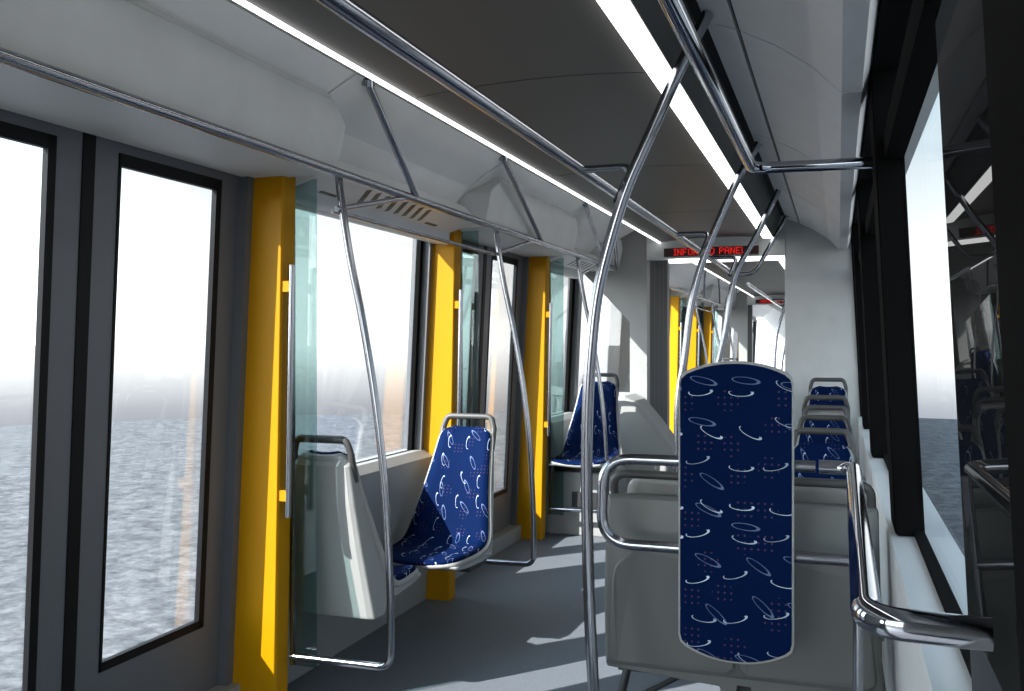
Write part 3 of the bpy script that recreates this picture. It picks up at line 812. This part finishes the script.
for y in (Y1 + .12,):
    g = empty('wall_gangway', (0, 0, 0)); struct(g, 'dark gangway bellows between the car sections', 'wall')
    m = MB()
    n = 8; dy = (PER - (Y1 - Y0) - .24) / n
    for sx, x0 in ((-1, -1.51), (1, -.40)):
        pts = []
        for k in range(n + 1):
            pts.append((x0 + sx * (.0 if k % 2 == 0 else .015), y + k * dy))
        out = [(x0 + sx * .10, pts[-1][1]), (x0 + sx * .10, pts[0][1])]
        m.prism(pts + out, FLOOR, 2.30, 'z')
    m.build('bellows', 'gang', g)
    m = MB(); m.box((-1.6, y, 2.19), (-.3, y + n * dy, 2.29)); m.build('bellows_roof', 'gang', g)
    TO_COPY.append((g, 'dark gangway bellows beyond the second section'))
    fl = empty('gangway_light', (0, 0, 0), 'white light bar across the portal just below the red display', 'light')
    MB().box((-1.33, Y1 + .02, 1.988), (-.41, Y1 + .07, 2.018)).build('tube', 'light', fl)
    for x in (-1.30, -.44): MB().box((x - .02, Y1 + .02, 2.018), (x + .02, Y1 + .07, 2.03)).build('clip', 'grey', fl)

# information display: 5x7 dot letters
FONT = {'I': ['111', '010', '010', '010', '010', '010', '111'], 'N': ['10001', '11001', '11001', '10101', '10011', '10011', '10001'],
        'F': ['11111', '10000', '10000', '11110', '10000', '10000', '10000'], 'O': ['01110', '10001', '10001', '10001', '10001', '10001', '01110'],
        'R': ['11110', '10001', '10001', '11110', '10100', '10010', '10001'], 'M': ['10001', '11011', '10101', '10101', '10001', '10001', '10001'],
        'P': ['11110', '10001', '10001', '11110', '10000', '10000', '10000'], 'A': ['01110', '10001', '10001', '11111', '10001', '10001', '10001'],
        'E': ['11111', '10000', '10000', '11110', '10000', '10000', '11111'], 'L': ['10000', '10000', '10000', '10000', '10000', '10000', '11111'], ' ': ['000'] * 7}
dp = empty('information_display', (0, 0, 0), 'red dot-matrix information display above the portal', 'display')
DX0, DX1, DZ0, DZ1 = -1.362, -.600, 2.036, 2.104; DY = Y1 - .03
pn = MB().box((DX0, DY - .004, DZ0), (DX1, DY + .01, DZ1)).build('panel', 'panel', dp)
ph = (DZ1 - DZ0) * .80 / 7; x = DX0 + .082; pw = .0072
for ch in 'INFORMNO PANEL':
    g = FONT[ch]; m = MB()
    for r_, row in enumerate(g):
        for c_, b in enumerate(row):
            if b == '1':
                cx_ = x + c_ * pw; cz = DZ1 - (DZ1 - DZ0) * .10 - (r_ + .5) * ph
                m.box((cx_, DY - .0065, cz - ph * .42), (cx_ + pw * .84, DY - .003, cz + ph * .42))
    x += (len(g[0]) + 1.15) * pw
    if m.v: m.build('letter', 'led', pn)
TO_COPY.append((dp, 'red information display at the end of the second car section'))

# ------------------------------------------------------------------ second section: repeat what shows through the portal
for o, l in TO_COPY:
    c = dup(o, PER, label=l)
third = [(p1, 'yellow pillar glimpsed in the third car section'), (p2, 'second yellow pillar glimpsed in the third car section')]
for o in list(bpy.data.objects):
    if o.parent is None and o.get('kind') == 'structure' and o.location.y == 0 and o.name.split('.')[0] in (
            'wall_left', 'wall_right', 'trim_1', 'trim_7', 'trim_8', 'ceiling', 'window_1', 'window_2', 'window_6', 'wall_back', 'window_3', 'window_4', 'window_5') and '.' not in o.name:
        third.append((o, o.get('label', '') + ' (third car section)'))
for o, l in third:
    dup(o, 2 * PER, label=l)
# close the far end
o = MB().box((-2.3, 3 * PER - .3, FLOOR), (.4, 3 * PER - .2, 2.5)).build('wall_end', 'white'); struct(o, 'far end of the tram', 'wall')

# ------------------------------------------------------------------ outside ground
gm = bpy.data.materials.new('gravel'); gm.use_nodes = True; nt = gm.node_tree; b = nt.nodes['Principled BSDF']; b.inputs['Roughness'].default_value = .9
tc = N(nt, 'ShaderNodeTexCoord')
n1 = N(nt, 'ShaderNodeTexNoise'); n1.inputs['Scale'].default_value = 7; n1.inputs['Detail'].default_value = 8; n1.inputs['Roughness'].default_value = .7
n2 = N(nt, 'ShaderNodeTexVoronoi'); n2.inputs['Scale'].default_value = 26
nt.links.new(tc.outputs['Object'], n1.inputs['Vector']); nt.links.new(tc.outputs['Object'], n2.inputs['Vector'])
rp = N(nt, 'ShaderNodeValToRGB'); rp.color_ramp.elements[0].position = .35; rp.color_ramp.elements[0].color = (.035, .038, .045, 1)
rp.color_ramp.elements[1].position = .68; rp.color_ramp.elements[1].color = (.20, .20, .205, 1)
nt.links.new(n1.outputs[0], rp.inputs[0])
mm = N(nt, 'ShaderNodeMix', data_type='RGBA', blend_type='MULTIPLY'); mm.inputs[0].default_value = .35
nt.links.new(rp.outputs[0], mm.inputs[6]); bw = N(nt, 'ShaderNodeRGBToBW'); nt.links.new(n2.outputs['Color'], bw.inputs[0]); nt.links.new(bw.outputs[0], mm.inputs[7]); nt.links.new(mm.outputs[2], b.inputs['Base Color'])
m = MB(); m.prism([(21 * math.cos(2 * math.pi * k / 64), 4 + 21 * math.sin(2 * math.pi * k / 64)) for k in range(64)], -.6, -.5, 'z')
o = m.build('ground', gm); struct(o, 'grey gravel ground outside the windows', 'ground')
